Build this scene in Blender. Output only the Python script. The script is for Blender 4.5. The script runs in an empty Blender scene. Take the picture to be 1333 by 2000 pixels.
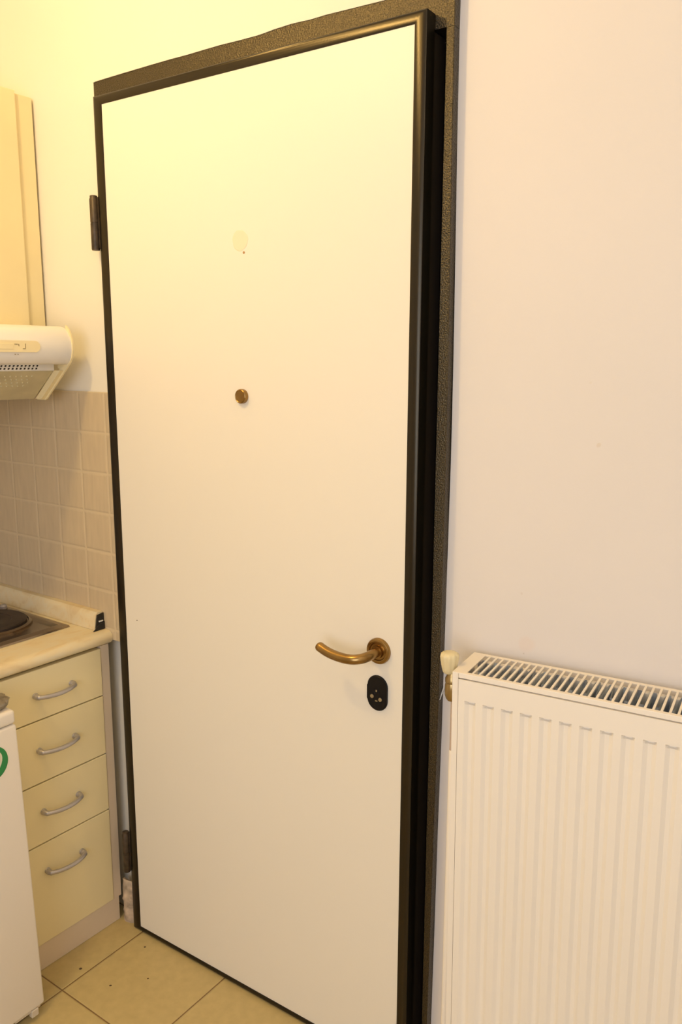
import bpy, bmesh, math, random
from mathutils import Vector, Matrix
random.seed(7)
S = bpy.context.scene
C = S.collection
PI = math.pi

# ---------------------------------------------------------------- camera
cam_d = bpy.data.cameras.new('camera')
cam = bpy.data.objects.new('camera', cam_d)
C.objects.link(cam)
S.camera = cam
right = Vector((0.81552313, 0.57871542, 0.00323758))
down = Vector((0.11000048, -0.14951498, -0.98262158))
fwd = Vector((-0.5681742, 0.80170676, -0.1855919))
rot = Matrix((right, -down, -fwd)).transposed()
cam.matrix_world = Matrix.Translation((1.59727, -1.27088, 1.51002)) @ rot.to_4x4()
cam_d.sensor_fit = 'VERTICAL'
cam_d.sensor_height = 22.3
cam_d.lens = 1590.3 / 2000 * 22.3
cam_d.clip_start = 0.01

# ---------------------------------------------------------------- light, exposure
S.view_settings.view_transform = 'Standard'
S.view_settings.look = 'None'
S.view_settings.gamma = 1.0
S.view_settings.exposure = 0.0
S.cycles.max_bounces = 8
S.cycles.diffuse_bounces = 5
w = bpy.data.worlds.new('world')
S.world = w
w.use_nodes = True
w.node_tree.nodes['Background'].inputs[0].default_value = (1.0, 0.85, 0.65, 1)
w.node_tree.nodes['Background'].inputs[1].default_value = 0.05

def lamp(name, typ, loc, energy, color, size, target=None):
    d = bpy.data.lights.new(name, typ)
    d.energy = energy
    d.color = color
    if typ == 'AREA':
        d.shape = 'DISK'
        d.size = size
    else:
        d.shadow_soft_size = size
    o = bpy.data.objects.new(name, d)
    C.objects.link(o)
    o.location = loc
    if target:
        o.rotation_euler = (Vector(target) - Vector(loc)).to_track_quat('-Z', 'Y').to_euler()
    return o

lamp('kitchen_lamp', 'POINT', (0.28, -0.85, 2.40), 21.5, (0.98, 0.665, 0.25), 0.045)
lamp('room_lamp', 'POINT', (1.85, -1.10, 2.38), 4.0, (1.0, 0.85, 0.66), 0.08)
fill = lamp('frontal_fill', 'AREA', (1.50, -2.9, 1.50), 31, (0.90, 0.99, 1.17), 1.9, (1.0, 0, 1.3))  # added soft frontal fill behind the camera, the wall there has no window
fill.data.shape = 'RECTANGLE'
fill.data.size_y = 1.6

# ---------------------------------------------------------------- materials
def nt(m):
    return m.node_tree.nodes, m.node_tree.links

def mat(name, col, rough=0.5, metal=0.0, spec=0.5, noise=None, bump=None, coat=0.0):
    """noise=(scale, amount[, stretch xyz]) varies the colour, bump=(scale, strength)."""
    m = bpy.data.materials.new(name)
    m.use_nodes = True
    n, l = nt(m)
    b = n['Principled BSDF']
    b.inputs['Base Color'].default_value = (*col, 1)
    b.inputs['Roughness'].default_value = rough
    b.inputs['Metallic'].default_value = metal
    b.inputs['Specular IOR Level'].default_value = spec
    if coat:
        b.inputs['Coat Weight'].default_value = coat
        b.inputs['Coat Roughness'].default_value = 0.15
    tc = n.new('ShaderNodeTexCoord')
    if noise:
        mp = n.new('ShaderNodeMapping')
        mp.inputs['Scale'].default_value = noise[2] if len(noise) > 2 else (1, 1, 1)
        l.new(tc.outputs['Object'], mp.inputs[0])
        t = n.new('ShaderNodeTexNoise')
        t.inputs['Scale'].default_value = noise[0]
        t.inputs['Detail'].default_value = 4
        l.new(mp.outputs[0], t.inputs['Vector'])
        r = n.new('ShaderNodeValToRGB')
        a = noise[1]
        r.color_ramp.elements[0].position = 0.3
        r.color_ramp.elements[1].position = 0.7
        r.color_ramp.elements[0].color = (*[c * (1 - a) for c in col], 1)
        r.color_ramp.elements[1].color = (*[min(1, c * (1 + a)) for c in col], 1)
        l.new(t.outputs['Fac'], r.inputs[0])
        l.new(r.outputs[0], b.inputs['Base Color'])
    if bump:
        t = n.new('ShaderNodeTexNoise')
        t.inputs['Scale'].default_value = bump[0]
        t.inputs['Detail'].default_value = 3
        l.new(tc.outputs['Object'], t.inputs['Vector'])
        bp = n.new('ShaderNodeBump')
        bp.inputs['Strength'].default_value = bump[1]
        bp.inputs['Distance'].default_value = 0.002
        l.new(t.outputs['Fac'], bp.inputs['Height'])
        l.new(bp.outputs[0], b.inputs['Normal'])
    return m

def spots(m, items):
    """Blend small stains of their own shape into a wall paint: (centre, radius, colour, amount), object space."""
    n, l = nt(m)
    b = n['Principled BSDF']
    tc = n.new('ShaderNodeTexCoord')
    cur = b.inputs['Base Color'].links[0].from_socket if b.inputs['Base Color'].links else None
    base = b.inputs['Base Color'].default_value[:]
    wn = n.new('ShaderNodeTexNoise')
    wn.inputs['Scale'].default_value = 60
    add = n.new('ShaderNodeMixRGB')
    add.blend_type = 'ADD'
    add.inputs[0].default_value = 0.012
    l.new(tc.outputs['Object'], add.inputs[1])
    l.new(wn.outputs['Color'], add.inputs[2])
    for c, r, col, amt in items:
        d = n.new('ShaderNodeVectorMath')
        d.operation = 'DISTANCE'
        d.inputs[1].default_value = (c[0] + .006, c[1] + .006, c[2] + .006)
        l.new(add.outputs[0], d.inputs[0])
        mr = n.new('ShaderNodeMapRange')
        mr.inputs['From Min'].default_value = r
        mr.inputs['From Max'].default_value = r * 0.6
        mr.inputs['To Min'].default_value = 0
        mr.inputs['To Max'].default_value = amt
        l.new(d.outputs['Value'], mr.inputs['Value'])
        mx = n.new('ShaderNodeMixRGB')
        l.new(mr.outputs[0], mx.inputs[0])
        if cur:
            l.new(cur, mx.inputs[1])
        else:
            mx.inputs[1].default_value = base
        mx.inputs[2].default_value = (*col, 1)
        cur = mx.outputs[0]
    l.new(cur, b.inputs['Base Color'])

def tile_mat(name, col, grout, sx, sz, ox, oz, gw, axes, rough, streak=None, groutbump=True, edge=None):
    """Square tiles drawn by the two object axes given in `axes`."""
    m = mat(name, col, rough)
    n, l = nt(m)
    b = n['Principled BSDF']
    tc = n.new('ShaderNodeTexCoord')
    sp = n.new('ShaderNodeSeparateXYZ')
    l.new(tc.outputs['Object'], sp.inputs[0])
    def line(sock, off, step):
        a = n.new('ShaderNodeMath'); a.operation = 'SUBTRACT'; a.inputs[1].default_value = off
        l.new(sock, a.inputs[0])
        d = n.new('ShaderNodeMath'); d.operation = 'PINGPONG'; d.inputs[1].default_value = step / 2
        l.new(a.outputs[0], d.inputs[0])
        return d.outputs[0]
    da = line(sp.outputs[axes[0]], ox, sx)
    db = line(sp.outputs[axes[1]], oz, sz)
    mn = n.new('ShaderNodeMath'); mn.operation = 'MINIMUM'
    l.new(da, mn.inputs[0]); l.new(db, mn.inputs[1])
    mr = n.new('ShaderNodeMapRange')
    mr.interpolation_type = 'SMOOTHSTEP'
    mr.inputs['From Min'].default_value = gw * 0.5
    mr.inputs['From Max'].default_value = gw * 1.0
    l.new(mn.outputs[0], mr.inputs['Value'])
    nz = n.new('ShaderNodeTexNoise')
    nz.inputs['Scale'].default_value = streak[0]
    nz.inputs['Detail'].default_value = 6
    mp = n.new('ShaderNodeMapping')
    mp.inputs['Scale'].default_value = streak[1]
    l.new(tc.outputs['Object'], mp.inputs[0]); l.new(mp.outputs[0], nz.inputs['Vector'])
    rp = n.new('ShaderNodeValToRGB')
    rp.color_ramp.elements[0].position = 0.3
    rp.color_ramp.elements[1].position = 0.7
    a = streak[2]
    rp.color_ramp.elements[0].color = (*[c * (1 - a) for c in col], 1)
    rp.color_ramp.elements[1].color = (*[min(1, c * (1 + a)) for c in col], 1)
    l.new(nz.outputs['Fac'], rp.inputs[0])
    mx = n.new('ShaderNodeMixRGB')
    mx.inputs[1].default_value = (*grout, 1)
    l.new(mr.outputs[0], mx.inputs[0]); l.new(rp.outputs[0], mx.inputs[2])
    l.new(mx.outputs[0], b.inputs['Base Color'])
    mr2 = n.new('ShaderNodeMapRange')
    mr2.interpolation_type = 'SMOOTHSTEP'
    mr2.inputs['From Min'].default_value = gw * 0.4
    mr2.inputs['From Max'].default_value = gw * 2.2
    l.new(mn.outputs[0], mr2.inputs['Value'])
    bp = n.new('ShaderNodeBump')
    bp.inputs['Strength'].default_value = 0.6
    bp.inputs['Distance'].default_value = 0.0015
    l.new(mr2.outputs[0], bp.inputs['Height'])
    l.new(bp.outputs[0], b.inputs['Normal'])
    return m

M = {}
M['paint'] = mat('cream_wall_paint', (0.80, 0.75, 0.71), 0.75, noise=(3, .012), bump=(90, .10))
M['paint_kitchen'] = mat('kitchen_wall_paint', (0.84, 0.80, 0.70), 0.75, noise=(3, .012), bump=(90, .10))
M['paint_rest'] = mat('room_wall_paint', (0.80, 0.76, 0.68), 0.8)
M['plaster'] = mat('grey_white_plaster', (0.80, 0.78, 0.80), 0.85, noise=(14, .05), bump=(60, .5))
M['rough_plaster'] = mat('broken_plaster', (0.62, 0.49, 0.36), 0.95, noise=(28, .45), bump=(50, 1.0))
M['panel'] = mat('door_laminate', (0.87, 0.82, 0.72), 0.42, spec=0.35)
M['dark'] = mat('dark_bronze_profile', (0.044, 0.036, 0.024), 0.28, metal=0.8, bump=(300, .05))
M['hammer'] = mat('hammered_bronze_paint', (0.090, 0.074, 0.048), 0.32, metal=0.85, noise=(420, .5), bump=(330, .8))
M['leafside'] = mat('dark_leaf_edge', (0.040, 0.029, 0.020), 0.35, metal=0.1, spec=.4)
M['brass'] = mat('aged_brass', (0.33, 0.205, 0.075), 0.27, metal=1.0, noise=(30, .15))
M['black'] = mat('black_lock_plate', (0.006, 0.005, 0.006), 0.35, spec=.25)
M['pin'] = mat('worn_screw_head', (0.42, 0.34, 0.20), 0.45, metal=0.7)
M['hinge'] = mat('painted_hinge', (0.070, 0.050, 0.032), 0.45, metal=0.35, noise=(60, .4))
M['rad'] = mat('radiator_enamel', (0.92, 0.86, 0.77), 0.38, spec=0.5)
M['grille'] = mat('grille_enamel', (0.90, 0.82, 0.70), 0.40)
M['fin'] = mat('convector_steel', (0.70, 0.74, 0.82), 0.5, metal=0.1, noise=(50, .3))
M['knob'] = mat('ivory_plastic', (0.78, 0.68, 0.42), 0.4)
M['valve'] = mat('valve_brass', (0.38, 0.27, 0.12), 0.28, metal=0.9)
M['pipe'] = mat('painted_pipe', (0.56, 0.44, 0.36), 0.6)
M['front'] = mat('cream_cabinet_laminate', (0.84, 0.73, 0.44), 0.45, noise=(5, .04))
M['carcass'] = mat('pale_pink_beige_board', (0.72, 0.60, 0.46), 0.6, noise=(9, .03))
M['gap'] = mat('shadow_gap_board', (0.20, 0.13, 0.05), 0.8)
M['steel'] = mat('brushed_handle_steel', (0.50, 0.48, 0.50), 0.36, metal=0.75)
M['hoodw'] = mat('hood_white_enamel', (0.82, 0.79, 0.75), 0.35)
M['yellowed'] = mat('yellowed_plastic', (0.87, 0.75, 0.46), 0.5)
M['filter'] = mat('greasy_filter_steel', (0.60, 0.54, 0.36), 0.45, metal=0.2, noise=(25, .08))
M['hole'] = mat('hole_black', (0.02, 0.017, 0.012), 0.8)
M['mark'] = mat('printed_mark_brown', (0.30, 0.24, 0.13), 0.7)
M['hob'] = mat('stainless_hob', (0.34, 0.27, 0.20), 0.22, metal=1.0, noise=(6, .2))
M['plate'] = mat('cast_iron_plate', (0.045, 0.032, 0.026), 0.55, metal=0.2, noise=(14, .5))
M['fridge'] = mat('fridge_enamel', (0.86, 0.80, 0.72), 0.4, bump=(160, .05))
M['foot'] = mat('fridge_bracket', (0.66, 0.58, 0.46), 0.5)
M['green'] = mat('green_badge_ink', (0.02, 0.26, 0.07), 0.45)
M['badge_w'] = mat('badge_pale_ink', (0.72, 0.70, 0.55), 0.5)
M['glassy'] = mat('grey_crumpled_foil', (0.34, 0.30, 0.24), 0.4, metal=0.5, noise=(60, .5))
M['patch'] = mat('filler_patch', (0.87, 0.77, 0.58), 0.6)
M['rust'] = mat('rust_dot', (0.45, 0.25, 0.10), 0.7)
M['sealant'] = mat('white_fluff_sealant', (0.80, 0.78, 0.74), 0.9)
M['crumb'] = mat('dirt_speck', (0.10, 0.06, 0.03), 0.9)

def marble():
    m = mat('marbled_worktop', (0.80, 0.66, 0.40), 0.38)
    n, l = nt(m)
    b = n['Principled BSDF']
    tc = n.new('ShaderNodeTexCoord')
    mp = n.new('ShaderNodeMapping')
    mp.inputs['Scale'].default_value = (9, 3.0, 9)
    mp.inputs['Rotation'].default_value = (0, 0, 0.35)
    l.new(tc.outputs['Object'], mp.inputs[0])
    t = n.new('ShaderNodeTexNoise')
    t.inputs['Scale'].default_value = 2.6
    t.inputs['Detail'].default_value = 8
    t.inputs['Distortion'].default_value = 1.6
    l.new(mp.outputs[0], t.inputs['Vector'])
    r = n.new('ShaderNodeValToRGB')
    e = r.color_ramp.elements
    e[0].position = 0.34; e[0].color = (0.74, 0.59, 0.35, 1)
    e[1].position = 0.62; e[1].color = (0.80, 0.70, 0.48, 1)
    x = e.new(0.47); x.color = (0.80, 0.67, 0.42, 1)
    l.new(t.outputs['Fac'], r.inputs[0])
    l.new(r.outputs[0], b.inputs['Base Color'])
    return m
M['marble'] = marble()
M['tiles'] = tile_mat('beige_wall_tile', (0.62, 0.505, 0.34), (0.68, 0.56, 0.38), 0.1, 0.1, -0.1134, 1.428, 0.0030,
                      ('X', 'Z'), 0.30, streak=(12, (7, 1, 1.2), 0.05))
M['floor'] = tile_mat('sand_floor_tile', (0.56, 0.44, 0.20), (0.22, 0.13, 0.05), 0.2935, 0.2935, 0.0490, -0.2517, 0.0022,
                      ('X', 'Y'), 0.42, streak=(45, (1, 1, 1), 0.06))

# ---------------------------------------------------------------- mesh helpers
def BM():
    return bmesh.new()

def box(bm, x0, x1, y0, y1, z0, z1, bev=0.0, seg=2):
    r = bmesh.ops.create_cube(bm, size=1)
    vs = r['verts']
    bmesh.ops.scale(bm, verts=vs, vec=(x1 - x0, y1 - y0, z1 - z0))
    bmesh.ops.translate(bm, verts=vs, vec=((x0 + x1) / 2, (y0 + y1) / 2, (z0 + z1) / 2))
    if bev:
        es = list({e for v in vs for e in v.link_edges})
        bmesh.ops.bevel(bm, geom=es, offset=bev, segments=seg, profile=0.5, affect='EDGES')
    return bm

def prism(bm, pts, axis, a0, a1):
    """Extrude a closed outline along an axis; pts are the two other coordinates in x,y,z order."""
    def mk(p, a):
        q = list(p)
        q.insert('xyz'.index(axis), a)
        return bm.verts.new(q)
    A = [mk(p, a0) for p in pts]
    B = [mk(p, a1) for p in pts]
    n = len(pts)
    bm.faces.new(A)
    bm.faces.new(list(reversed(B)))
    for i in range(n):
        bm.faces.new((A[i], B[i], B[(i + 1) % n], A[(i + 1) % n]))
    return bm

def hexa(bm, p):
    """8 corners: bottom ring 0-3, top ring 4-7."""
    v = [bm.verts.new(q) for q in p]
    for f in ((0, 1, 2, 3), (7, 6, 5, 4), (0, 4, 5, 1), (1, 5, 6, 2), (2, 6, 7, 3), (3, 7, 4, 0)):
        bm.faces.new([v[i] for i in f])
    return bm

def lathe(bm, prof, origin=(0, 0, 0), axis='z', n=32, mod=None):
    """prof: (radius, height) list."""
    rings = []
    for r, h in prof:
        ring = []
        for i in range(n):
            a = 2 * PI * i / n
            rr = r * (mod(a, h) if mod else 1)
            c, s = rr * math.cos(a), rr * math.sin(a)
            p = {'z': (c, s, h), 'y': (c, h, s), 'x': (h, c, s)}[axis]
            ring.append(bm.verts.new([p[k] + origin[k] for k in range(3)]))
        rings.append(ring)
    for a, b in zip(rings, rings[1:]):
        for i in range(n):
            bm.faces.new((a[i], a[(i + 1) % n], b[(i + 1) % n], b[i]))
    bm.faces.new(rings[0]); bm.faces.new(list(reversed(rings[-1])))
    return bm

def tube(bm, pts, radii, n=16):
    pts = [Vector(p) for p in pts]
    if not hasattr(radii, '__len__'):
        radii = [radii] * len(pts)
    rings = []
    up = Vector((0.13, 0.21, 0.97)).normalized()
    for i, p in enumerate(pts):
        t = (pts[min(i + 1, len(pts) - 1)] - pts[max(i - 1, 0)]).normalized()
        if i == 0:
            u = t.cross(up).normalized()
        else:
            u = (u - t * u.dot(t)).normalized()
        v = t.cross(u)
        rings.append([bm.verts.new(p + (u * math.cos(2 * PI * k / n) + v * math.sin(2 * PI * k / n)) * radii[i]) for k in range(n)])
    for a, b in zip(rings, rings[1:]):
        for k in range(n):
            bm.faces.new((a[k], a[(k + 1) % n], b[(k + 1) % n], b[k]))
    bm.faces.new(rings[0]); bm.faces.new(list(reversed(rings[-1])))
    return bm

def smooth_path(pts, sub=8):
    P = [Vector(p) for p in pts]
    out = []
    for i in range(len(P) - 1):
        p0, p1, p2, p3 = P[max(i - 1, 0)], P[i], P[i + 1], P[min(i + 2, len(P) - 1)]
        for k in range(sub):
            t = k / sub
            out.append(0.5 * ((2 * p1) + (p2 - p0) * t + (2 * p0 - 5 * p1 + 4 * p2 - p3) * t * t + (3 * p1 - p0 - 3 * p2 + p3) * t ** 3))
    out.append(P[-1])
    return out

def obj(name, bm, m, parent=None, smooth=False, angle=35):
    bmesh.ops.recalc_face_normals(bm, faces=bm.faces)
    me = bpy.data.meshes.new(name)
    bm.to_mesh(me)
    bm.free()
    o = bpy.data.objects.new(name, me)
    me.materials.append(M[m] if isinstance(m, str) else m)
    C.objects.link(o)
    if parent:
        o.parent = parent
    if smooth:
        me.shade_smooth()
        me.set_sharp_from_angle(angle=math.radians(angle))
    return o

def tag(o, label=None, cat=None, group=None, kind=None):
    for k, v in (('label', label), ('category', cat), ('group', group), ('kind', kind)):
        if v:
            o[k] = v
    return o

def thing(name, label, cat, loc=(0, 0, 0), rz=0.0, group=None, kind=None):
    o = bpy.data.objects.new(name, None)
    o.empty_display_size = 0.1
    C.objects.link(o)
    o.location = loc
    o.rotation_euler = (0, 0, rz)
    return tag(o, label, cat, group, kind)

# ---------------------------------------------------------------- the setting
XL = -0.56            # left wall of the kitchen
CEIL = 2.62
RA = 0.1075           # the wall behind the radiator turns away by this angle
RO = Vector((0.9, 0.08, 0))
def rw(x, y, z=0.0):
    """A point given in the radiator wall's own axes."""
    c, s = math.cos(RA), math.sin(RA)
    dx, dy = x - RO.x, y - RO.y
    return Vector((RO.x + c * dx - s * dy, RO.y + s * dx + c * dy, z))
WY = 0.0680           # radiator wall plane in those axes

bm = BM(); box(bm, XL - .1, 2.9, -3.1, 0.9, -0.08, 0.0)
tag(obj('floor', bm, 'floor'), 'sand coloured square floor tiles with thin dark joints', 'floor', kind='structure')
bm = BM(); box(bm, XL - .1, 2.9, -3.1, 0.9, CEIL, CEIL + 0.08)
tag(obj('ceiling', bm, 'paint_rest'), 'plain ceiling above the picture', 'ceiling', kind='structure')
bm = BM(); box(bm, XL - .1, XL, -3.1, 0.12, 0, CEIL)
tag(obj('wall_left', bm, 'paint_kitchen'), 'kitchen wall behind the cabinets and hood', 'wall', kind='structure')
bm = BM(); box(bm, 2.7, 2.8, -3.1, 0.9, 0, CEIL)
tag(obj('wall_right', bm, 'paint_rest'), 'wall far right outside the picture', 'wall', kind='structure')
bm = BM(); box(bm, XL - .1, 2.8, -3.1, -3.0, 0, CEIL)
tag(obj('wall_front', bm, 'paint_rest'), 'wall opposite the door', 'wall', kind='structure')

# kitchen wall left of the door, then the wall over the door with its wavy plaster edge
FA = 0.033                                 # frame face turns a little against the wall
def fy(x):                                 # y of the frame face at x
    return 0.018 + math.tan(FA) * x
bm = BM(); box(bm, XL - .1, -0.0025, 0.018, 0.30, .80, CEIL); box(bm, XL - .1, 0.010, 0.046, 0.30, 0, .80)
obj_k = tag(obj('wall_back', bm, 'paint_kitchen'), 'cream wall between the kitchen cabinets and the entrance door', 'wall', kind='structure')
edge = [(-0.0025, 2.1160), (0.002, 2.1165), (.005, 2.1172), (.09, 2.119), (.1882, 2.1206), (.2391, 2.1212), (.2882, 2.1209), (.335, 2.1218), (.3777, 2.1223), (.427, 2.1214), (.4706, 2.1213), (.49, 2.1222),
        (.5129, 2.1240), (.5538, 2.1253), (.575, 2.1248), (.594, 2.1238), (.6326, 2.1246), (.70, 2.1233), (.7542, 2.1223), (.82, 2.123), (.8945, 2.124)]
bm = BM()
lo = [bm.verts.new((x, fy(x) - .0015, z)) for x, z in edge]
hi = [bm.verts.new((x, fy(x) - .0015, CEIL)) for x, z in edge]
lob = [bm.verts.new((x, fy(x) + .25, z)) for x, z in edge]
hib = [bm.verts.new((x, fy(x) + .25, CEIL)) for x, z in edge]
for i in range(len(edge) - 1):
    bm.faces.new((lo[i], lo[i + 1], hi[i + 1], hi[i]))
    bm.faces.new((lo[i], lob[i], lob[i + 1], lo[i + 1]))
    bm.faces.new((lob[i], hib[i], hib[i + 1], lob[i + 1]))
    bm.faces.new((hi[i], hi[i + 1], hib[i + 1], hib[i]))
bm.faces.new((lo[0], hi[0], hib[0], lob[0])); bm.faces.new((lo[-1], lob[-1], hib[-1], hi[-1]))
tag(obj('wall_above_door', bm, 'paint_kitchen'), 'cream wall over the door with a wavy plaster edge', 'wall', kind='structure')

# the wall right of the door: its plaster edge runs unevenly over the frame
zs = [0, .09, .3, .575, .8, 1.014, 1.17, 1.3186, 1.42, 1.5106, 1.6, 1.6934, 1.76, 1.8245, 1.95, 2.10, 2.3, CEIL]
xw = [.8870, .8880, .8900, .8918, .8945, .8953, .8966, .8976, .8975, .8969, .8960, .8948, .8940, .8931, .8915, .8877, .886, .886]
bm = BM()
wa = []
for z, x in zip(zs, xw):
    p = rw(x, WY, z); q = rw(2.9, WY, z)
    wa.append([bm.verts.new((x, .0672, z)), bm.verts.new(q), bm.verts.new(q + Vector((-.02, .15, 0))), bm.verts.new((.8850, p.y + .15, z))])
for a, b in zip(wa, wa[1:]):
    for i in range(4):
        bm.faces.new((a[i], a[(i + 1) % 4], b[(i + 1) % 4], b[i]))
bm.faces.new(wa[0]); bm.faces.new(wa[-1])
pink = M['paint']
spots(pink, [(rw(1.0545, WY, .997), .018, (.80, .66, .58), .35), (rw(1.1602, WY, 1.367), .0045, (.66, .52, .36), .30),
             (rw(1.0516, WY, .978), .0025, (.40, .32, .25), .5), (rw(1.1414, WY, 1.471), .003, (.7, .62, .50), .3),
             (rw(1.0407, WY, 1.090), .003, (.6, .5, .42), .25)])
tag(obj('wall_right_of_door', bm, pink), 'pale pinkish cream wall right of the door behind the radiator', 'wall', kind='structure')

# wall tiles between worktop and hood (a slab with a proud top edge)
bm = BM(); box(bm, XL, 0.0060, 0.0119, 0.0175, 0.80, 1.4278, 0.0015)
tag(obj('trim_2', bm, 'tiles'), 'beige streaked wall tiles between the worktop and the hood', 'tiles', kind='structure')

M['tiles_side'] = tile_mat('beige_wall_tile_side', (0.62, 0.505, 0.34), (0.68, 0.56, 0.38), 0.1, 0.1, 0.0119, 1.428, 0.0030,
                           ('Y', 'Z'), 0.30, streak=(12, (1, 7, 1.2), 0.05))
bm = BM(); box(bm, XL, XL + .0060, -1.30, 0.0112, 0.8262, 1.4085, 0.001)
tag(obj('trim_4', bm, 'tiles_side'), 'beige wall tiles on the side wall behind the hob', 'tiles', kind='structure')

# broken plaster by the floor at the hinge side
bm = BM()
n_ = 14
rings = []
for j in range(n_ + 1):
    z = .118 * j / n_
    row = []
    for i in range(7):
        x = -.036 + .050 * i / 6
        y = .015 - .012 * math.sin(PI * min(1, (i + .7) / 6.5)) * (1 - (j / n_) ** 4) - random.random() * .004
        row.append(bm.verts.new((x + random.uniform(-.001, .001), y, z + (random.uniform(-.006, .004) if j == n_ else 0))))
    rings.append(row)
for a, b in zip(rings, rings[1:]):
    for i in range(6):
        bm.faces.new((a[i], a[i + 1], b[i + 1], b[i]))
bk = [[bm.verts.new((v.co.x, .0185, v.co.z)) for v in (r[0], r[-1])] for r in rings]
for (a, b), r, (a2, b2), r2 in zip(bk, rings, bk[1:], rings[1:]):
    bm.faces.new((a, r[0], r2[0], a2)); bm.faces.new((r[-1], b, b2, r2[-1])); bm.faces.new((b, a, a2, b2))
bm.faces.new([bk[-1][0]] + rings[-1] + [bk[-1][1]])
bm.faces.new([bk[0][0]] + rings[0] + [bk[0][1]])
tag(obj('trim_3', bm, 'rough_plaster', smooth=True, angle=60), 'broken brown plaster patch at the floor beside the hinge side of the door', 'trim', kind='structure')

# ---------------------------------------------------------------- door frame (fixed in the wall)
fr = thing('door_2', 'dark bronze hammered metal frame around the white door', 'door frame', (0, .018, 0), FA, kind='structure')
zp = [0.0, .118, .597, .764, 1.028, 1.3246, 1.5106, 1.6884, 1.8168, 2.0555]
xp = [.8885, .8890, .8930, .8950, .8968, .8975, .8970, .8952, .8940, .8920]
bm = BM()
sec = lambda x: [(.8767, .045), (.8767, .0012), (.8779, 0), (x - .0012, 0), (x, .0014), (x + .0002, .060), (.8767, .060)]
R0 = [[bm.verts.new((p[0], p[1], z)) for p in sec(x)] for z, x in zip(zp, xp)]
for r, q in zip(R0, R0[1:]):
    for i in range(7):
        bm.faces.new((r[i], r[(i + 1) % 7], q[(i + 1) % 7], q[i]))
bm.faces.new(R0[0]); bm.faces.new(R0[-1])
obj('frame_post', bm, 'hammer', fr)
bm = BM()
prism(bm, [(-.0022, 0), (.8912, 0), (.8922, .0014), (.8924, .060), (-.0022, .060)], 'z', 2.056, 2.150)
obj('frame_head', bm, 'hammer', fr)
bm = BM(); box(bm, -.0020, .016, .0005, .060, .81, 2.0555, .0008); box(bm, .0110, .021, .0005, .060, 0.0, .80, .0008)
obj('frame_post', bm, 'hammer', fr)
bm = BM(); box(bm, .80, .8765, .062, .075, 0.0, 2.0555)
obj('rebate', bm, 'leafside', fr)

# ---------------------------------------------------------------- door leaf
AL = 0.0194
d = thing('door_1', 'white armoured entrance door with dark metal edging and brass lever', 'door', (0, 0, 0), AL, kind='structure')
X0, X1, Z0, Z1 = .0165, .8570, .003, 2.0795       # outer
PX0, PX1, PZ0, PZ1 = .0440, .8331, .0145, 2.0593  # panel
bm = BM(); box(bm, PX0 - .004, PX1 + .004, 0.0, .020, PZ0 - .003, PZ1 + .004)
obj('door_panel', bm, 'panel', d)
# edging: mitred profile, proud of the panel with a rolled inner lip
def border(x0, x1, z0, z1, px0, px1, pz0, pz1):
    bm = BM()
    #        t: 0 outer edge, 1 inner edge ; depth y
    prof = [(0, .028), (0, -.0006), (.10, -.0022), (.32, -.0032), (.55, -.0034), (.80, -.0026), (.95, -.0012), (1, .003), (1, .028)]
    rows = []
    for t, y in prof:
        a = (x0 + (px0 - x0) * t, z0 + (pz0 - z0) * t)
        b = (x1 + (px1 - x1) * t, z1 + (pz1 - z1) * t)
        rows.append([bm.verts.new(p) for p in ((a[0], y, a[1]), (b[0], y, a[1]), (b[0], y, b[1]), (a[0], y, b[1]))])
    for i in range(len(rows)):
        r, s = rows[i], rows[(i + 1) % len(rows)]
        for q in range(4):
            bm.faces.new((r[q], r[(q + 1) % 4], s[(q + 1) % 4], s[q]))
    return bm
o = obj('edging', border(X0, X1, Z0, Z1, PX0, PX1, PZ0, PZ1), 'dark', d, smooth=True, angle=25)
bm = BM(); box(bm, X0 + .004, X1 - .0016, .026, .070, Z0 + .004, Z1 - .026, .001)
obj('leaf_core', bm, 'leafside', d)
# tiny dot marks and the filled hole
bm = BM(); lathe(bm, [(.0205, 0), (.0205, -.0003), (.0190, -.0007), (.0160, -.0005), (0.001, -.0005)], (.4392, 0, 1.7425), 'y', 40,
                 mod=lambda a, h: 1 + .035 * math.sin(3 * a + 1) + .02 * math.sin(7 * a))
obj('filled_hole', bm, 'patch', d, True)
bm = BM(); lathe(bm, [(.0026, 0), (.0026, -.0006), (.0010, -.0009)], (.4485, 0, 1.7185), 'y', 12)
obj('rust_spot', bm, 'rust', d, True)
bm = BM(); lathe(bm, [(.0014, 0), (.0014, -.0005), (.0006, -.0007)], (.0827, 0, .8761), 'y', 12)
obj('scratch_dot', bm, 'crumb', d, True)
# peephole
bm = BM(); lathe(bm, [(.0150, 0), (.0152, -.005), (.0146, -.0085), (.0128, -.0100), (.0118, -.0092), (.0030, -.0088)], (.4385, 0, 1.4313), 'y', 40)
ph = tag(obj('peephole', bm, 'brass', d, True), 'aged brass peephole cover')
# lever handle: rosette, neck and curved lever
bm = BM(); lathe(bm, [(.0262, 0), (.0265, -.004), (.0250, -.0072), (.0215, -.0085), (.0185, -.0080), (.0170, -.0060), (.0135, -.0060), (.0125, -.0120)], (.7795, 0, .9455), 'y', 48)
ro = tag(obj('handle', bm, 'brass', d, True), 'brass lever handle')
path = smooth_path([(.7795, -.006, .9455), (.7790, -.020, .9455), (.7765, -.038, .9440), (.7690, -.051, .9420), (.7560, -.0585, .9400), (.7380, -.0605, .9390), (.7150, -.0600, .9400),
                    (.6950, -.0585, .9430), (.6780, -.0560, .9475), (.6700, -.0540, .9500)], 6)
bm = BM(); tube(bm, path, [.0098] * (len(path) - 6) + [.0099, .0097, .0092, .0086, .0074, .0045], 24)
obj('lever', bm, 'brass', ro, True)
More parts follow.
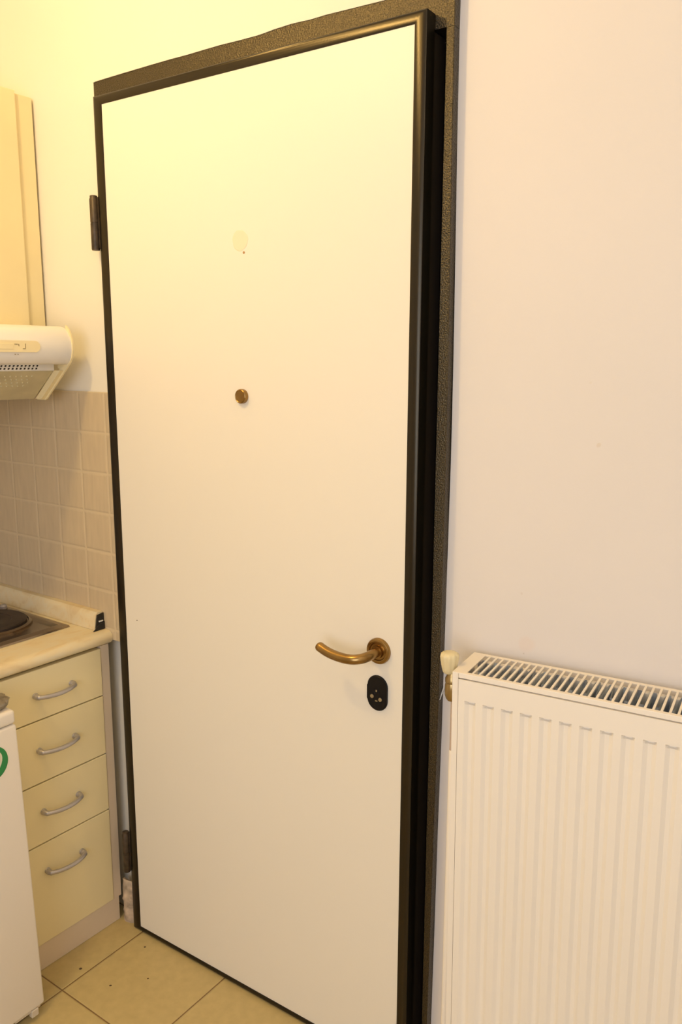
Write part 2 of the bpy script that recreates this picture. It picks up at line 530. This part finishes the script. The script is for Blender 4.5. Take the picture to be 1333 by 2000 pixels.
# lock plate: oval black escutcheon with key slot and two screw heads
def oval(w_, h_, y0, y1, cx, cz, n=14):
    bm = BM(); pts = []
    r = w_
    for i in range(n + 1):
        a = PI * i / n
        pts.append((cx + r * math.cos(a), cz + (h_ - r) + r * math.sin(a)))
    for i in range(n + 1):
        a = PI + PI * i / n
        pts.append((cx + r * math.cos(a), cz - (h_ - r) + r * math.sin(a)))
    prism(bm, pts, 'y', y0, y1)
    return bm
kx, kz = .7775, .8570
bm = oval(.0232, .0368, .001, -.0045, kx, kz)
es = [e for e in bm.edges if all(abs(v.co.y + .0045) < 1e-5 for v in e.verts)]
bmesh.ops.bevel(bm, geom=es, offset=.0022, segments=3, affect='EDGES')
lk = tag(obj('lock_plate', bm, 'black', d, True), 'black oval lock plate')
for dx, dz in ((-.0105, -.0075), (.0085, -.0110)):
    bm = BM(); lathe(bm, [(.0040, -.0040), (.0040, -.0060), (.0032, -.0068), (.0008, -.0066)], (kx + dx, 0, kz + dz), 'y', 16)
    obj('screw', bm, 'pin', lk, True)
bm = BM(); box(bm, kx - .0035, kx + .0020, -.0056, -.004, kz - .0170, kz - .0145, .0005)
box(bm, kx - .0022, kx + .0008, -.0056, -.004, kz + .0030, kz + .0080, .0004)
obj('key_slot', bm, 'pin', lk)
bm = BM(); lathe(bm, [(.0062, -.0030), (.0062, -.0052), (.0050, -.0056), (.0040, -.0048), (.0008, -.0048)], (kx - .001, 0, kz + .003), 'y', 20)
obj('cylinder', bm, 'black', lk, True)
# hinges: barrel of two knuckles with cap and plate
for zc, h in ((1.812, .120), (.2240, .116)):
    bm = BM()
    x, y = .0055, -.0045
    lathe(bm, [(.0010, zc - h / 2), (.0088, zc - h / 2), (.0096, zc - h / 2 + .003), (.0096, zc - .0012), (.0086, zc - .0008), (.0086, zc + .0008), (.0096, zc + .0012),
               (.0096, zc + h / 2 - .008), (.0084, zc + h / 2 - .006), (.0084, zc + h / 2 - .001), (.0062, zc + h / 2), (.001, zc + h / 2)], (x, y, 0), 'z', 24)
    box(bm, .0055, .026, -.0020, .006, zc - h / 2 + .004, zc + h / 2 - .004, .0008)
    obj('hinge', bm, 'hinge', d, True)

# ---------------------------------------------------------------- kitchen
CA = -0.0245
# base drawer unit
cab = thing('base_cabinet', 'cream base cabinet with four drawers under the end of the worktop', 'cabinet', (-.05, .02, 0), CA)
def lx(x): return x + .05
def ly(y): return y - .02
bm = BM(); box(bm, lx(-.545), lx(-.058), ly(-.312), ly(-.018), .071, .789)
obj('body', bm, 'carcass', cab)
bm = BM(); box(bm, lx(-.060), lx(-.0572), ly(-.308), ly(-.020), .075, .7885)
obj('shadow_gap', bm, 'gap', cab)
bm = BM(); box(bm, lx(-.080), lx(-.041), ly(-.314), ly(.0010), .0005, .0695, .0008)
obj('plinth', bm, 'carcass', cab)
bm = BM(); box(bm, lx(-.080), lx(-.0400), ly(-.0165), ly(.0085), .0700, .789, .0008)
obj('filler_strip', bm, 'carcass', cab)
zl = [(.0720, .3364), (.3396, .4948), (.4980, .6547), (.6579, .7830)]
hz = [.2620, .4220, .5810, .7205]
for (a, b), hc in zip(zl, hz):
    bm = BM(); box(bm, lx(-.0560), lx(-.0370), ly(-.312), ly(-.0185), a, b, .0015)
    dr = obj('drawer', bm, 'front', cab)
    yc = ly(-.1585)
    bm = BM()
    p = smooth_path([(lx(-.0375), yc - .0500, hc), (lx(-.0260), yc - .0500, hc - .0005), (lx(-.0195), yc - .0440, hc - .001), (lx(-.0130), yc - .025, hc - .002), (lx(-.0105), yc, hc - .0025),
                     (lx(-.0130), yc + .025, hc - .002), (lx(-.0195), yc + .0440, hc - .001), (lx(-.0260), yc + .0500, hc - .0005), (lx(-.0375), yc + .0500, hc)], 5)
    n_ = len(p)
    tube(bm, p, [.0074 if (i < 5 or i > n_ - 6) else (.0064 if (i < 9 or i > n_ - 10) else .0055) for i in range(n_)], 16)
    for s in (-1, 1):
        lathe(bm, [(.0078, lx(-.0372)), (.0078, lx(-.0350)), (.0060, lx(-.0335))], (0, yc + s * .05, hc), 'x', 20)
    obj('handle', bm, 'steel', dr, True)

# worktop with rolled front edge
bm = BM()
pr = [(XL, .791), (-.046, .791), (-.0335, .793), (-.0275, .799), (-.0250, .807), (-.0270, .816), (-.0330, .8225), (-.043, .8255), (XL, .8255)]
verts = []
CT = -1.30
def cshift(x, y):   # front edge follows the cabinets' slight turn
    return x - math.tan(CA) * (y - .0119) * (1 if x > -.3 else 0)
A = [bm.verts.new((cshift(x, .0112), .0112, z)) for x, z in pr]
B = [bm.verts.new((cshift(x, CT), CT, z)) for x, z in pr]
bm.faces.new(A); bm.faces.new(list(reversed(B)))
for i in range(len(pr)):
    j = (i + 1) % len(pr)
    bm.faces.new((A[i], B[i], B[j], A[j]))
wt = tag(obj('worktop', bm, 'marble', smooth=True, angle=50), 'cream marbled kitchen worktop with rolled front edge', 'worktop')
# upstand strip against the tiles, open dark end beside the door
bm = BM()
pr = [(.0112, .8262), (-.0160, .8262), (-.0165, .8320), (-.0130, .8560), (-.0105, .8665), (-.0050, .8712), (.0112, .8712)]
prism(bm, pr, 'x', XL + .0062, -.0600)
up_ = tag(obj('upstand', bm, 'marble', smooth=True, angle=40), 'cream marbled upstand strip along the tiled wall on the worktop', 'upstand')
bm = BM()
prism(bm, [(.0105, .8275), (-.0135, .8275), (-.0140, .8330), (-.0105, .8550), (-.0080, .8650), (.0105, .8680)], 'x', -.0600, -.0560)
prism(bm, [(.0100, .8262), (-.0250, .8262), (-.0180, .8300), (-.006, .8420), (.0100, .8460)], 'x', -.0560, -.0530)
obj('dark_end', bm, 'hole', up_)
bm = BM(); box(bm, -.0558, -.0535, -.0060, .0060, .8470, .8500)
obj('clip', bm, 'sealant', up_)

# hob: steel tray with rim, recessed well and hot plates
hb = thing('hob', 'stainless steel hob with round iron hot plates set into the worktop', 'hob', (0, 0, .8258))
HX0, HX1, HY0, HY1 = -.520, -.137, -.560, -.034
bm = BM()
def ring(x0, x1, y0, y1, z):
    return [bm.verts.new(p) for p in ((x0, y0, z), (x1, y0, z), (x1, y1, z), (x0, y1, z))]
lv = [(0, .0005), (.0015, .0045), (.014, .0080), (.020, .0072), (.032, .0015)]
R_ = [ring(HX0 + t, HX1 - t, HY0 + t, HY1 - t, z) for t, z in lv]
for a, b in zip(R_, R_[1:]):
    for i in range(4):
        bm.faces.new((a[i], a[(i + 1) % 4], b[(i + 1) % 4], b[i]))
bm.faces.new(R_[-1]); bm.faces.new(list(reversed(R_[0])))
obj('tray', bm, 'hob', hb, True, 50)
for (cx, cy, r) in ((-.318, -.152, .096), (-.330, -.420, .075)):
    bm = BM(); lathe(bm, [(r + .012, .0014), (r + .012, .0050), (r + .004, .0075), (r + .002, .0050)], (cx, cy, 0), 'z', 48)
    sp = obj('spill_ring', bm, 'hob', hb, True, 40)
    bm = BM(); lathe(bm, [(r, .0030), (r, .0120), (r - .004, .0145), (r * .62, .0145), (r * .60, .0132), (r * .34, .0132), (r * .31, .0120), (.002, .0118)], (cx, cy, 0), 'z', 48)
    obj('hot_plate', bm, 'plate', hb, True, 30)
bm = BM(); lathe(bm, [(.010, .004), (.010, .014), (.007, .018), (.002, .0185)], (-.398, -.056, 0), 'z', 20)
obj('knob', bm, 'steel', hb, True)

# wall cabinet
uc = thing('wall_cabinet', 'cream wall cabinet above the hood in the corner', 'cabinet', (0, 0, 1.5830))
bm = BM(); box(bm, XL + .001, -.2330, -.75, .0110, 0, .5370, .001)
obj('body', bm, 'front', uc)
bm = BM(); box(bm, -.2328, -.2240, -.0390, .0105, .0005, .5365, .001)
obj('filler_strip', bm, 'front', uc)
bm = BM(); box(bm, -.2325, -.2140, -.700, -.0400, .0010, .5400, .002)
obj('door', bm, 'front', uc)

# cooker hood: bulging white front, slanted filter underneath, yellowed end caps
hd = thing('cooker_hood', 'white cooker hood with yellowed control strip under the wall cabinet', 'cooker hood', (0, 0, 1.409))
HB = 1.409
HYR, HYL = -.052, -.652
prof = [(XL + .001, .0), (-.185, .0), (-.178, .002), (-.0975, .0700), (-.0970, .0840), (-.0620, .0845), (-.0520, .0900), (-.0440, .1030), (-.0400, .1180), (-.0400, .1320), (-.0440, .1460), (-.0530, .1600), (-.0650, .1690), (-.0800, .1725), (-.105, .1735), (XL + .001, .1735)]
shell = [p for p in prof]
bm = BM(); prism(bm, [(XL + .001, .0845)] + prof[5:], 'y', HYL, HYR)
obj('shell', bm, 'hoodw', hd, True, 45)
bm = BM(); prism(bm, [(XL + .002, .001), (-.183, .001), (-.1010, .0690), (-.1005, .0844), (XL + .002, .0844)], 'y', HYL + .012, HYR - .012)
obj('filter', bm, 'filter', hd)
bm = BM(); box(bm, -.1000, -.0985, HYL + .02, HYR - .010, .0700, .0844)
vs_ = obj('vent_strip', bm, 'hoodw', hd)
bm = BM()
for r_ in range(2):
    for i in range(52):
        y = HYR - .055 - i * .0102 - r_ * .003
        x = -.0984
        z = .0812 - r_ * .0062
        prism(bm, [(y + .0028, z + .0018), (y - .0012, z + .0018), (y - .0030, z - .0018), (y + .0010, z - .0018)], 'x', x - .0004, x + .0006)
obj('vent_holes', bm, 'hole', vs_)
# filter embossing: small raised dots on the slanted face
bm = BM()
sd = Vector((-.082, 0, -.068)).normalized()
nn = Vector((.068, 0, -.082)).normalized()
for i in range(30):
    for j in range(4):
        c = Vector((-.1010, HYR - .060 - i * .014 - (j % 2) * .007, .0690)) + sd * (.018 + j * .012)
        lathe_c = c + nn * .0002
        q = bmesh.ops.create_uvsphere(bm, u_segments=8, v_segments=5, radius=.0022)
        bmesh.ops.translate(bm, verts=q['verts'], vec=lathe_c)
obj('embossing', bm, 'filter', hd, True)
for ya, yb in ((HYR, HYR + .004), (HYL - .004, HYL)):
    bm = BM()
    # arc band following the front curve, then the slanted bar down to the back
    outer = [(-.0600, .1745), (-.0480, .1640), (-.0395, .1480), (-.0365, .1320), (-.0370, .1170), (-.0415, .1010), (-.0510, .0870), (-.0700, .0700), (-.1500, .0010), (-.1560, -.0015), (-.1880, -.0015),
             (-.1850, .0040), (-.1680, .0050), (-.0900, .0740), (-.0980, .0760), (-.0980, .0830), (-.0700, .0840), (-.0640, .1000), (-.0620, .1600)]
    prism(bm, outer, 'y', ya, yb)
    # inward lip under the slanted bar
    y0_, y1_ = (ya - .010, ya) if ya == HYR else (yb, yb + .010)
    prism(bm, [(-.0760, .0700), (-.1560, .0010), (-.1800, .0010), (-.1000, .0700)], 'y', *sorted((y0_, y1_)))
    obj('end_cap', bm, 'yellowed', hd)
# control strip with rounded right end and small printed marks
bm = BM(); pts = []
zc_, hh = .1245, .0125
ye = -.150
for i in range(13):
    a = -PI / 2 + PI * i / 12
    pts.append((ye + hh * math.cos(a), zc_ + hh * math.sin(a)))
pts += [(-.560, zc_ + hh), (-.560, zc_ - hh)]
prism(bm, pts, 'x', -.0425, -.0378)
cs = obj('control_strip', bm, 'yellowed', hd)
bm = BM(); box(bm, -.0379, -.0368, -.52, -.205, zc_ - .0060, zc_ + .0060, .0004)
obj('slider_groove', bm, 'yellowed', cs)
bm = BM()
for y, z, w1, h1 in ((-.1980, .0045, .0080, .0016), (-.1915, .0025, .0016, .0050), (-.1750, .0010, .0014, .0100), (-.1785, -.0050, .0070, .0014)):
    box(bm, -.0380, -.0372, y - w1 / 2, y + w1 / 2, zc_ + z - h1 / 2, zc_ + z + h1 / 2)
box(bm, -.0410, -.0398, -.2010, -.1985, .1060, .1080)
box(bm, -.0410, -.0398, -.1940, -.1920, .1060, .1076)
obj('printed_marks', bm, 'mark', cs)

# fridge under the worktop, its front standing proud
fg = thing('fridge', 'small white fridge pushed under the worktop beside the drawers', 'fridge', (0, 0, 0))
def shear(o):
    for v in o.data.vertices:
        v.co.y += -.020 * (v.co.z - .03) / .74
    return o
FY1 = -.3175; FY0 = -.80; FX = .079; FT = .7665
bm = BM(); box(bm, -.42, FX - .045, FY0, FY1 - .001, .030, FT - .006, .004)
shear(obj('body', bm, 'fridge', fg, True))
bm = BM(); box(bm, FX - .042, FX, FY0, FY1, .030, .7330, .006, 3)
fd = shear(obj('door', bm, 'fridge', fg, True))
bm = BM(); box(bm, FX - .062, FX, FY0, FY1, .7345, FT, .008, 4)
shear(obj('top_trim', bm, 'fridge', fg, True))
bm = BM(); box(bm, FX - .035, FX - .004, FY1 - .075, FY1 - .010, .0245, .0300, .001); box(bm, FX - .012, FX + .001, FY1 - .036, FY1 - .018, .0120, .0300, .002)
obj('hinge_bracket', bm, 'foot', fg)
for x, y in ((FX - .055, FY1 - .04), (FX - .055, FY0 + .04), (-.38, FY1 - .04), (-.38, FY0 + .04)):
    bm = BM(); lathe(bm, [(.016, .0), (.016, .008), (.009, .010), (.009, .032)], (x, y, 0), 'z', 20)
    obj('foot', bm, 'black', fg, True)
# round green badge with a pale leaf shape
bc = Vector((FX, -.4020, .665)); RB = .039
bm = BM(); lathe(bm, [(RB, .0), (RB, .0008), (RB - .001, .0010), (.001, .0010)], tuple(bc), 'x', 48)
bd = tag(obj('badge', bm, 'green', fd, True), 'green and white round sticker')
bm = BM(); pts = []
for i in range(24):
    a = 2 * PI * i / 24
    pts.append((bc.y + .0030 + .022 * math.cos(a) + .006 * math.sin(a), bc.z + .026 * math.sin(a)))
prism(bm, pts, 'x', FX + .0009, FX + .0013)
lf = obj('badge_leaf', bm, 'badge_w', bd)
bm = BM(); pts = []
for i in range(20):
    a = 2 * PI * i / 20
    pts.append((bc.y - .004 + .008 * math.cos(a), bc.z - .004 + .016 * math.sin(a)))
prism(bm, pts, 'x', FX + .0012, FX + .0016)
obj('badge_core', bm, 'green', bd)

# crumpled foil dish standing on the fridge
bm = BM()
prof = [(.002, .0), (.040, .0), (.046, .004), (.050, .012), (.048, .016), (.040, .0205), (.020, .0230), (.002, .0235)]
lathe(bm, prof, (0, 0, 0), 'z', 36, mod=lambda a, h: 1 + .05 * math.sin(9 * a + h * 300) + .03 * math.sin(17 * a))
o = obj('foil_dish', bm, 'glassy', None, True, 25)
o.location = (.022, -.374, FT + .0005)
tag(o, 'small crumpled grey dish lying on top of the fridge', 'dish')

# ---------------------------------------------------------------- radiator
KR = .910                                   # radiator measures, drawn 1/KR too large, about the base point
RLOC = Vector((1.59727, -1.27088, 1.51002)) * (1 - KR) + RO * KR
rd = thing('radiator', 'cream ribbed panel radiator with slotted top grille right of the door', 'radiator', RLOC, RA)
rd.scale = (KR, KR, KR)
def gx(x): return x - RO.x
def gy(y): return y - RO.y
RX0, RX1, RT, RB_ = .9175, 1.985, .9187, .055
RF, RK = .062, .182
def lean(o):   # the radiator's left edge stands a touch out of plumb
    for v in o.data.vertices:
        v.co.x += -.0032 * (v.co.z - .6) / .3
    return o
# front panel: pressed vertical channels
bm = BM()
NX = []
PX = .0363; CW = .0226
x = .9435
chans = []
while x + CW < RX1 - .02:
    chans.append(x); x += PX
xs = [RX0 + .0130]
for c in chans:
    xs += [c - .0035, c, c + .0030, c + .0075, c + CW * .5, c + CW - .0075, c + CW - .0030, c + CW, c + CW + .0035]
xs.append(RX1 - .013)
xs = sorted(set(round(v, 5) for v in xs))
def depth(x):
    for c in chans:
        if c < x < c + CW:
            t = min(x - c, c + CW - x)
            t = min(1, t / .0075)
            return .0048 * (t * t * (3 - 2 * t))
    return 0
zr_ = [RB_ + .010, RB_ + .055, RB_ + .060, RB_ + .068, .40, .60, .8570, .8595, .8632, .8642, .9000, .9060]
sc = [0, 0, .5, 1, 1, 1, 1, 2.8, 2.8, 0, 0, 0]
rows = [[bm.verts.new((gx(x), gy(RF - .0012 + depth(x) * s), z)) for x in xs] for z, s in zip(zr_, sc)]
for a, b in zip(rows, rows[1:]):
    for i in range(len(xs) - 1):
        bm.faces.new((a[i], a[i + 1], b[i + 1], b[i]))
bk_ = [bm.verts.new((gx(xs[i]), gy(RF + .008), zz)) for zz in (zr_[0], zr_[-1]) for i in (0, -1)]
bm.faces.new([rows[-1][i] for i in range(len(xs))] + [bk_[3], bk_[2]])
bm.faces.new([rows[0][i] for i in range(len(xs))] + [bk_[1], bk_[0]])
bm.faces.new([r[0] for r in rows] + [bk_[2], bk_[0]])
bm.faces.new([r[-1] for r in rows] + [bk_[3], bk_[1]])
bm.faces.new((bk_[0], bk_[1], bk_[3], bk_[2]))
lean(obj('front_panel', bm, 'rad', rd, True, 28))
bm = BM(); box(bm, gx(RX0 + .012), gx(RX1 - .012), gy(RK - .012), gy(RK), RB_ + .01, .906, .002)
lean(obj('rear_panel', bm, 'rad', rd))
# side covers wrap round the front
for s, xx in ((1, RX0), (-1, RX1)):
    bm = BM()
    a, b = sorted((xx, xx + s * .0018))
    box(bm, gx(a), gx(b), gy(RF + .0005), gy(RK + .001), RB_, RT - .001)
    a, b = sorted((xx, xx + s * .0118))
    box(bm, gx(a), gx(b), gy(RF - .0002), gy(RF + .0022), RB_, RT - .0005, .0008)
    lean(obj('side_cover', bm, 'rad', rd))
# front rail of the cover above the panel
bm = BM(); box(bm, gx(RX0 + .0125), gx(RX1 - .0125), gy(RF - .0002), gy(RF + .0020), .9085, RT - .0005, .0006)
lean(obj('front_rail', bm, 'rad', rd))
# top grille: rim and bars
bm = BM()
gx0, gx1 = .9440, RX1 - .0265
box(bm, gx(RX0), gx(RX1), gy(RF), gy(RF + .0090), RT - .0022, RT, .0005)
box(bm, gx(RX0), gx(RX1), gy(RK - .0085), gy(RK + .001), RT - .0022, RT, .0005)
box(bm, gx(RX0), gx(gx0), gy(RF + .0088), gy(RK - .0083), RT - .0022, RT - .0002)
box(bm, gx(gx1), gx(RX1), gy(RF + .0088), gy(RK - .0083), RT - .0022, RT - .0002)
x = gx0 + .0090
while x < gx1 - .006:
    box(bm, gx(x), gx(x + .0041), gy(RF + .0088), gy(RK - .0083), RT - .0035, RT - .0001)
    x += .01362
lean(obj('top_grille', bm, 'grille', rd))
# convector sheets below the grille
bm = BM()
for yb, sgn, top_, amp in ((RF + .012, 1, .8860, .022), (RK - .014, -1, .9100, .064)):
    pts = []
    x = RX0 + .02; k_ = 0
    while x < RX1 - .02:
        pts.append((x, yb + (0 if k_ % 2 == 0 else sgn * amp))); pts.append((x + .0085, yb + (0 if k_ % 2 == 0 else sgn * amp)))
        x += .0125; k_ += 1
    lo_ = [bm.verts.new((gx(p[0]), gy(p[1]), .50)) for p in pts]
    hi_ = [bm.verts.new((gx(p[0]), gy(p[1]), top_)) for p in pts]
    for i in range(len(pts) - 1):
        bm.faces.new((lo_[i], lo_[i + 1], hi_[i + 1], hi_[i]))
geo = bm.faces[:]
bmesh.ops.solidify(bm, geom=geo, thickness=.0012)
obj('convector', bm, 'fin', rd)
# brackets holding it to the wall
for x in (1.07, 1.80):
    bm = BM(); box(bm, gx(x), gx(x + .03), gy(RK), gy(.2060), .30, .84)
    obj('bracket', bm, 'rad', rd)
# hand valve at the left top corner
vx, vy = gx(.8975), gy(.0960)
bm = BM()
lathe(bm, [(.002, .8440), (.0085, .8440), (.0115, .8480), (.0138, .8550), (.0146, .8640), (.0140, .8760), (.0125, .8810), (.0140, .8830), (.0140, .8900), (.0110, .8960), (.0085, .9040)], (vx + .0035, vy, 0), 'z', 24)
tube(bm, [(vx + .003, vy, .8660), (vx + .0225, vy + .001, .8660)], .0085, 20)
va = tag(obj('valve', bm, 'valve', rd, True), 'brass radiator valve')
bm = BM()
lathe(bm, [(.002, .9000), (.0105, .9000), (.0130, .9025), (.0150, .9120), (.0178, .9280), (.0186, .9350), (.0176, .9390), (.0135, .9425), (.007, .9435), (.002, .9435)], (vx - .0030, vy, 0), 'z', 60,
      mod=lambda a, h: 1 + (.045 * math.cos(10 * a) if h > .905 else 0))
tag(obj('valve_knob', bm, 'knob', va, True, 50), 'ivory plastic valve knob')
bm = BM(); lathe(bm, [(.0062, .7380), (.0062, .8450)], (vx + .0085, vy, 0), 'z', 20)
obj('pipe_stub', bm, 'pipe', va, True)
bm = BM(); lathe(bm, [(.0074, -.1488), (.0074, .7370), (.0062, .7395)], (vx + .0090, vy, 0), 'z', 20)
obj('feed_pipe', bm, 'rad', va, True)
# loose fibres hanging at the frame beside the valve
bm = BM()
for (p0, p1, p2) in (((.8960, .0715, .8850), (.8962, .0640, .8770), (.8955, .0560, .8640)), ((.8962, .0700, .8820), (.8966, .0620, .8720), (.8956, .0530, .8590)),
                     ((.8958, .0725, .8830), (.8968, .0680, .8740), (.8962, .0640, .8670))):
    tube(bm, smooth_path([p0, p1, p2], 4), .0008, 6)
tag(obj('fibre_tuft', bm, 'sealant'), 'small white fibre tuft stuck to the door frame below the valve knob', 'fibre')

# ---------------------------------------------------------------- specks on the floor
sp_m = BM(); lathe(sp_m, [(.0010, 0.0001), (.0034, .0004), (.0030, .0014), (.0010, .0018)], (0, 0, 0), 'z', 10, mod=lambda a, h: 1 + .2 * math.sin(2 * a))
s0 = obj('dirt_speck', sp_m, 'crumb', None, True)
lab = ['dark crumb on the floor tile in front of the plinth', 'tiny dark speck on the floor near the bottom door edge', 'tiny dark speck in the middle of the large floor tile',
       'faint dark speck on the floor left of the second tile joint']
for i, (x, y, s) in enumerate(((.0270, -.1810, 1.0), (.0990, -.0350, .7), (.1330, -.1740, .8), (.1900, -.1050, .6))):
    o = s0 if i == 0 else s0.copy()
    if i:
        C.objects.link(o)
    o.location = (x, y, 0)
    o.scale = (s, s, s)
    tag(o, lab[i], 'speck', 'dark specks on the floor tiles')
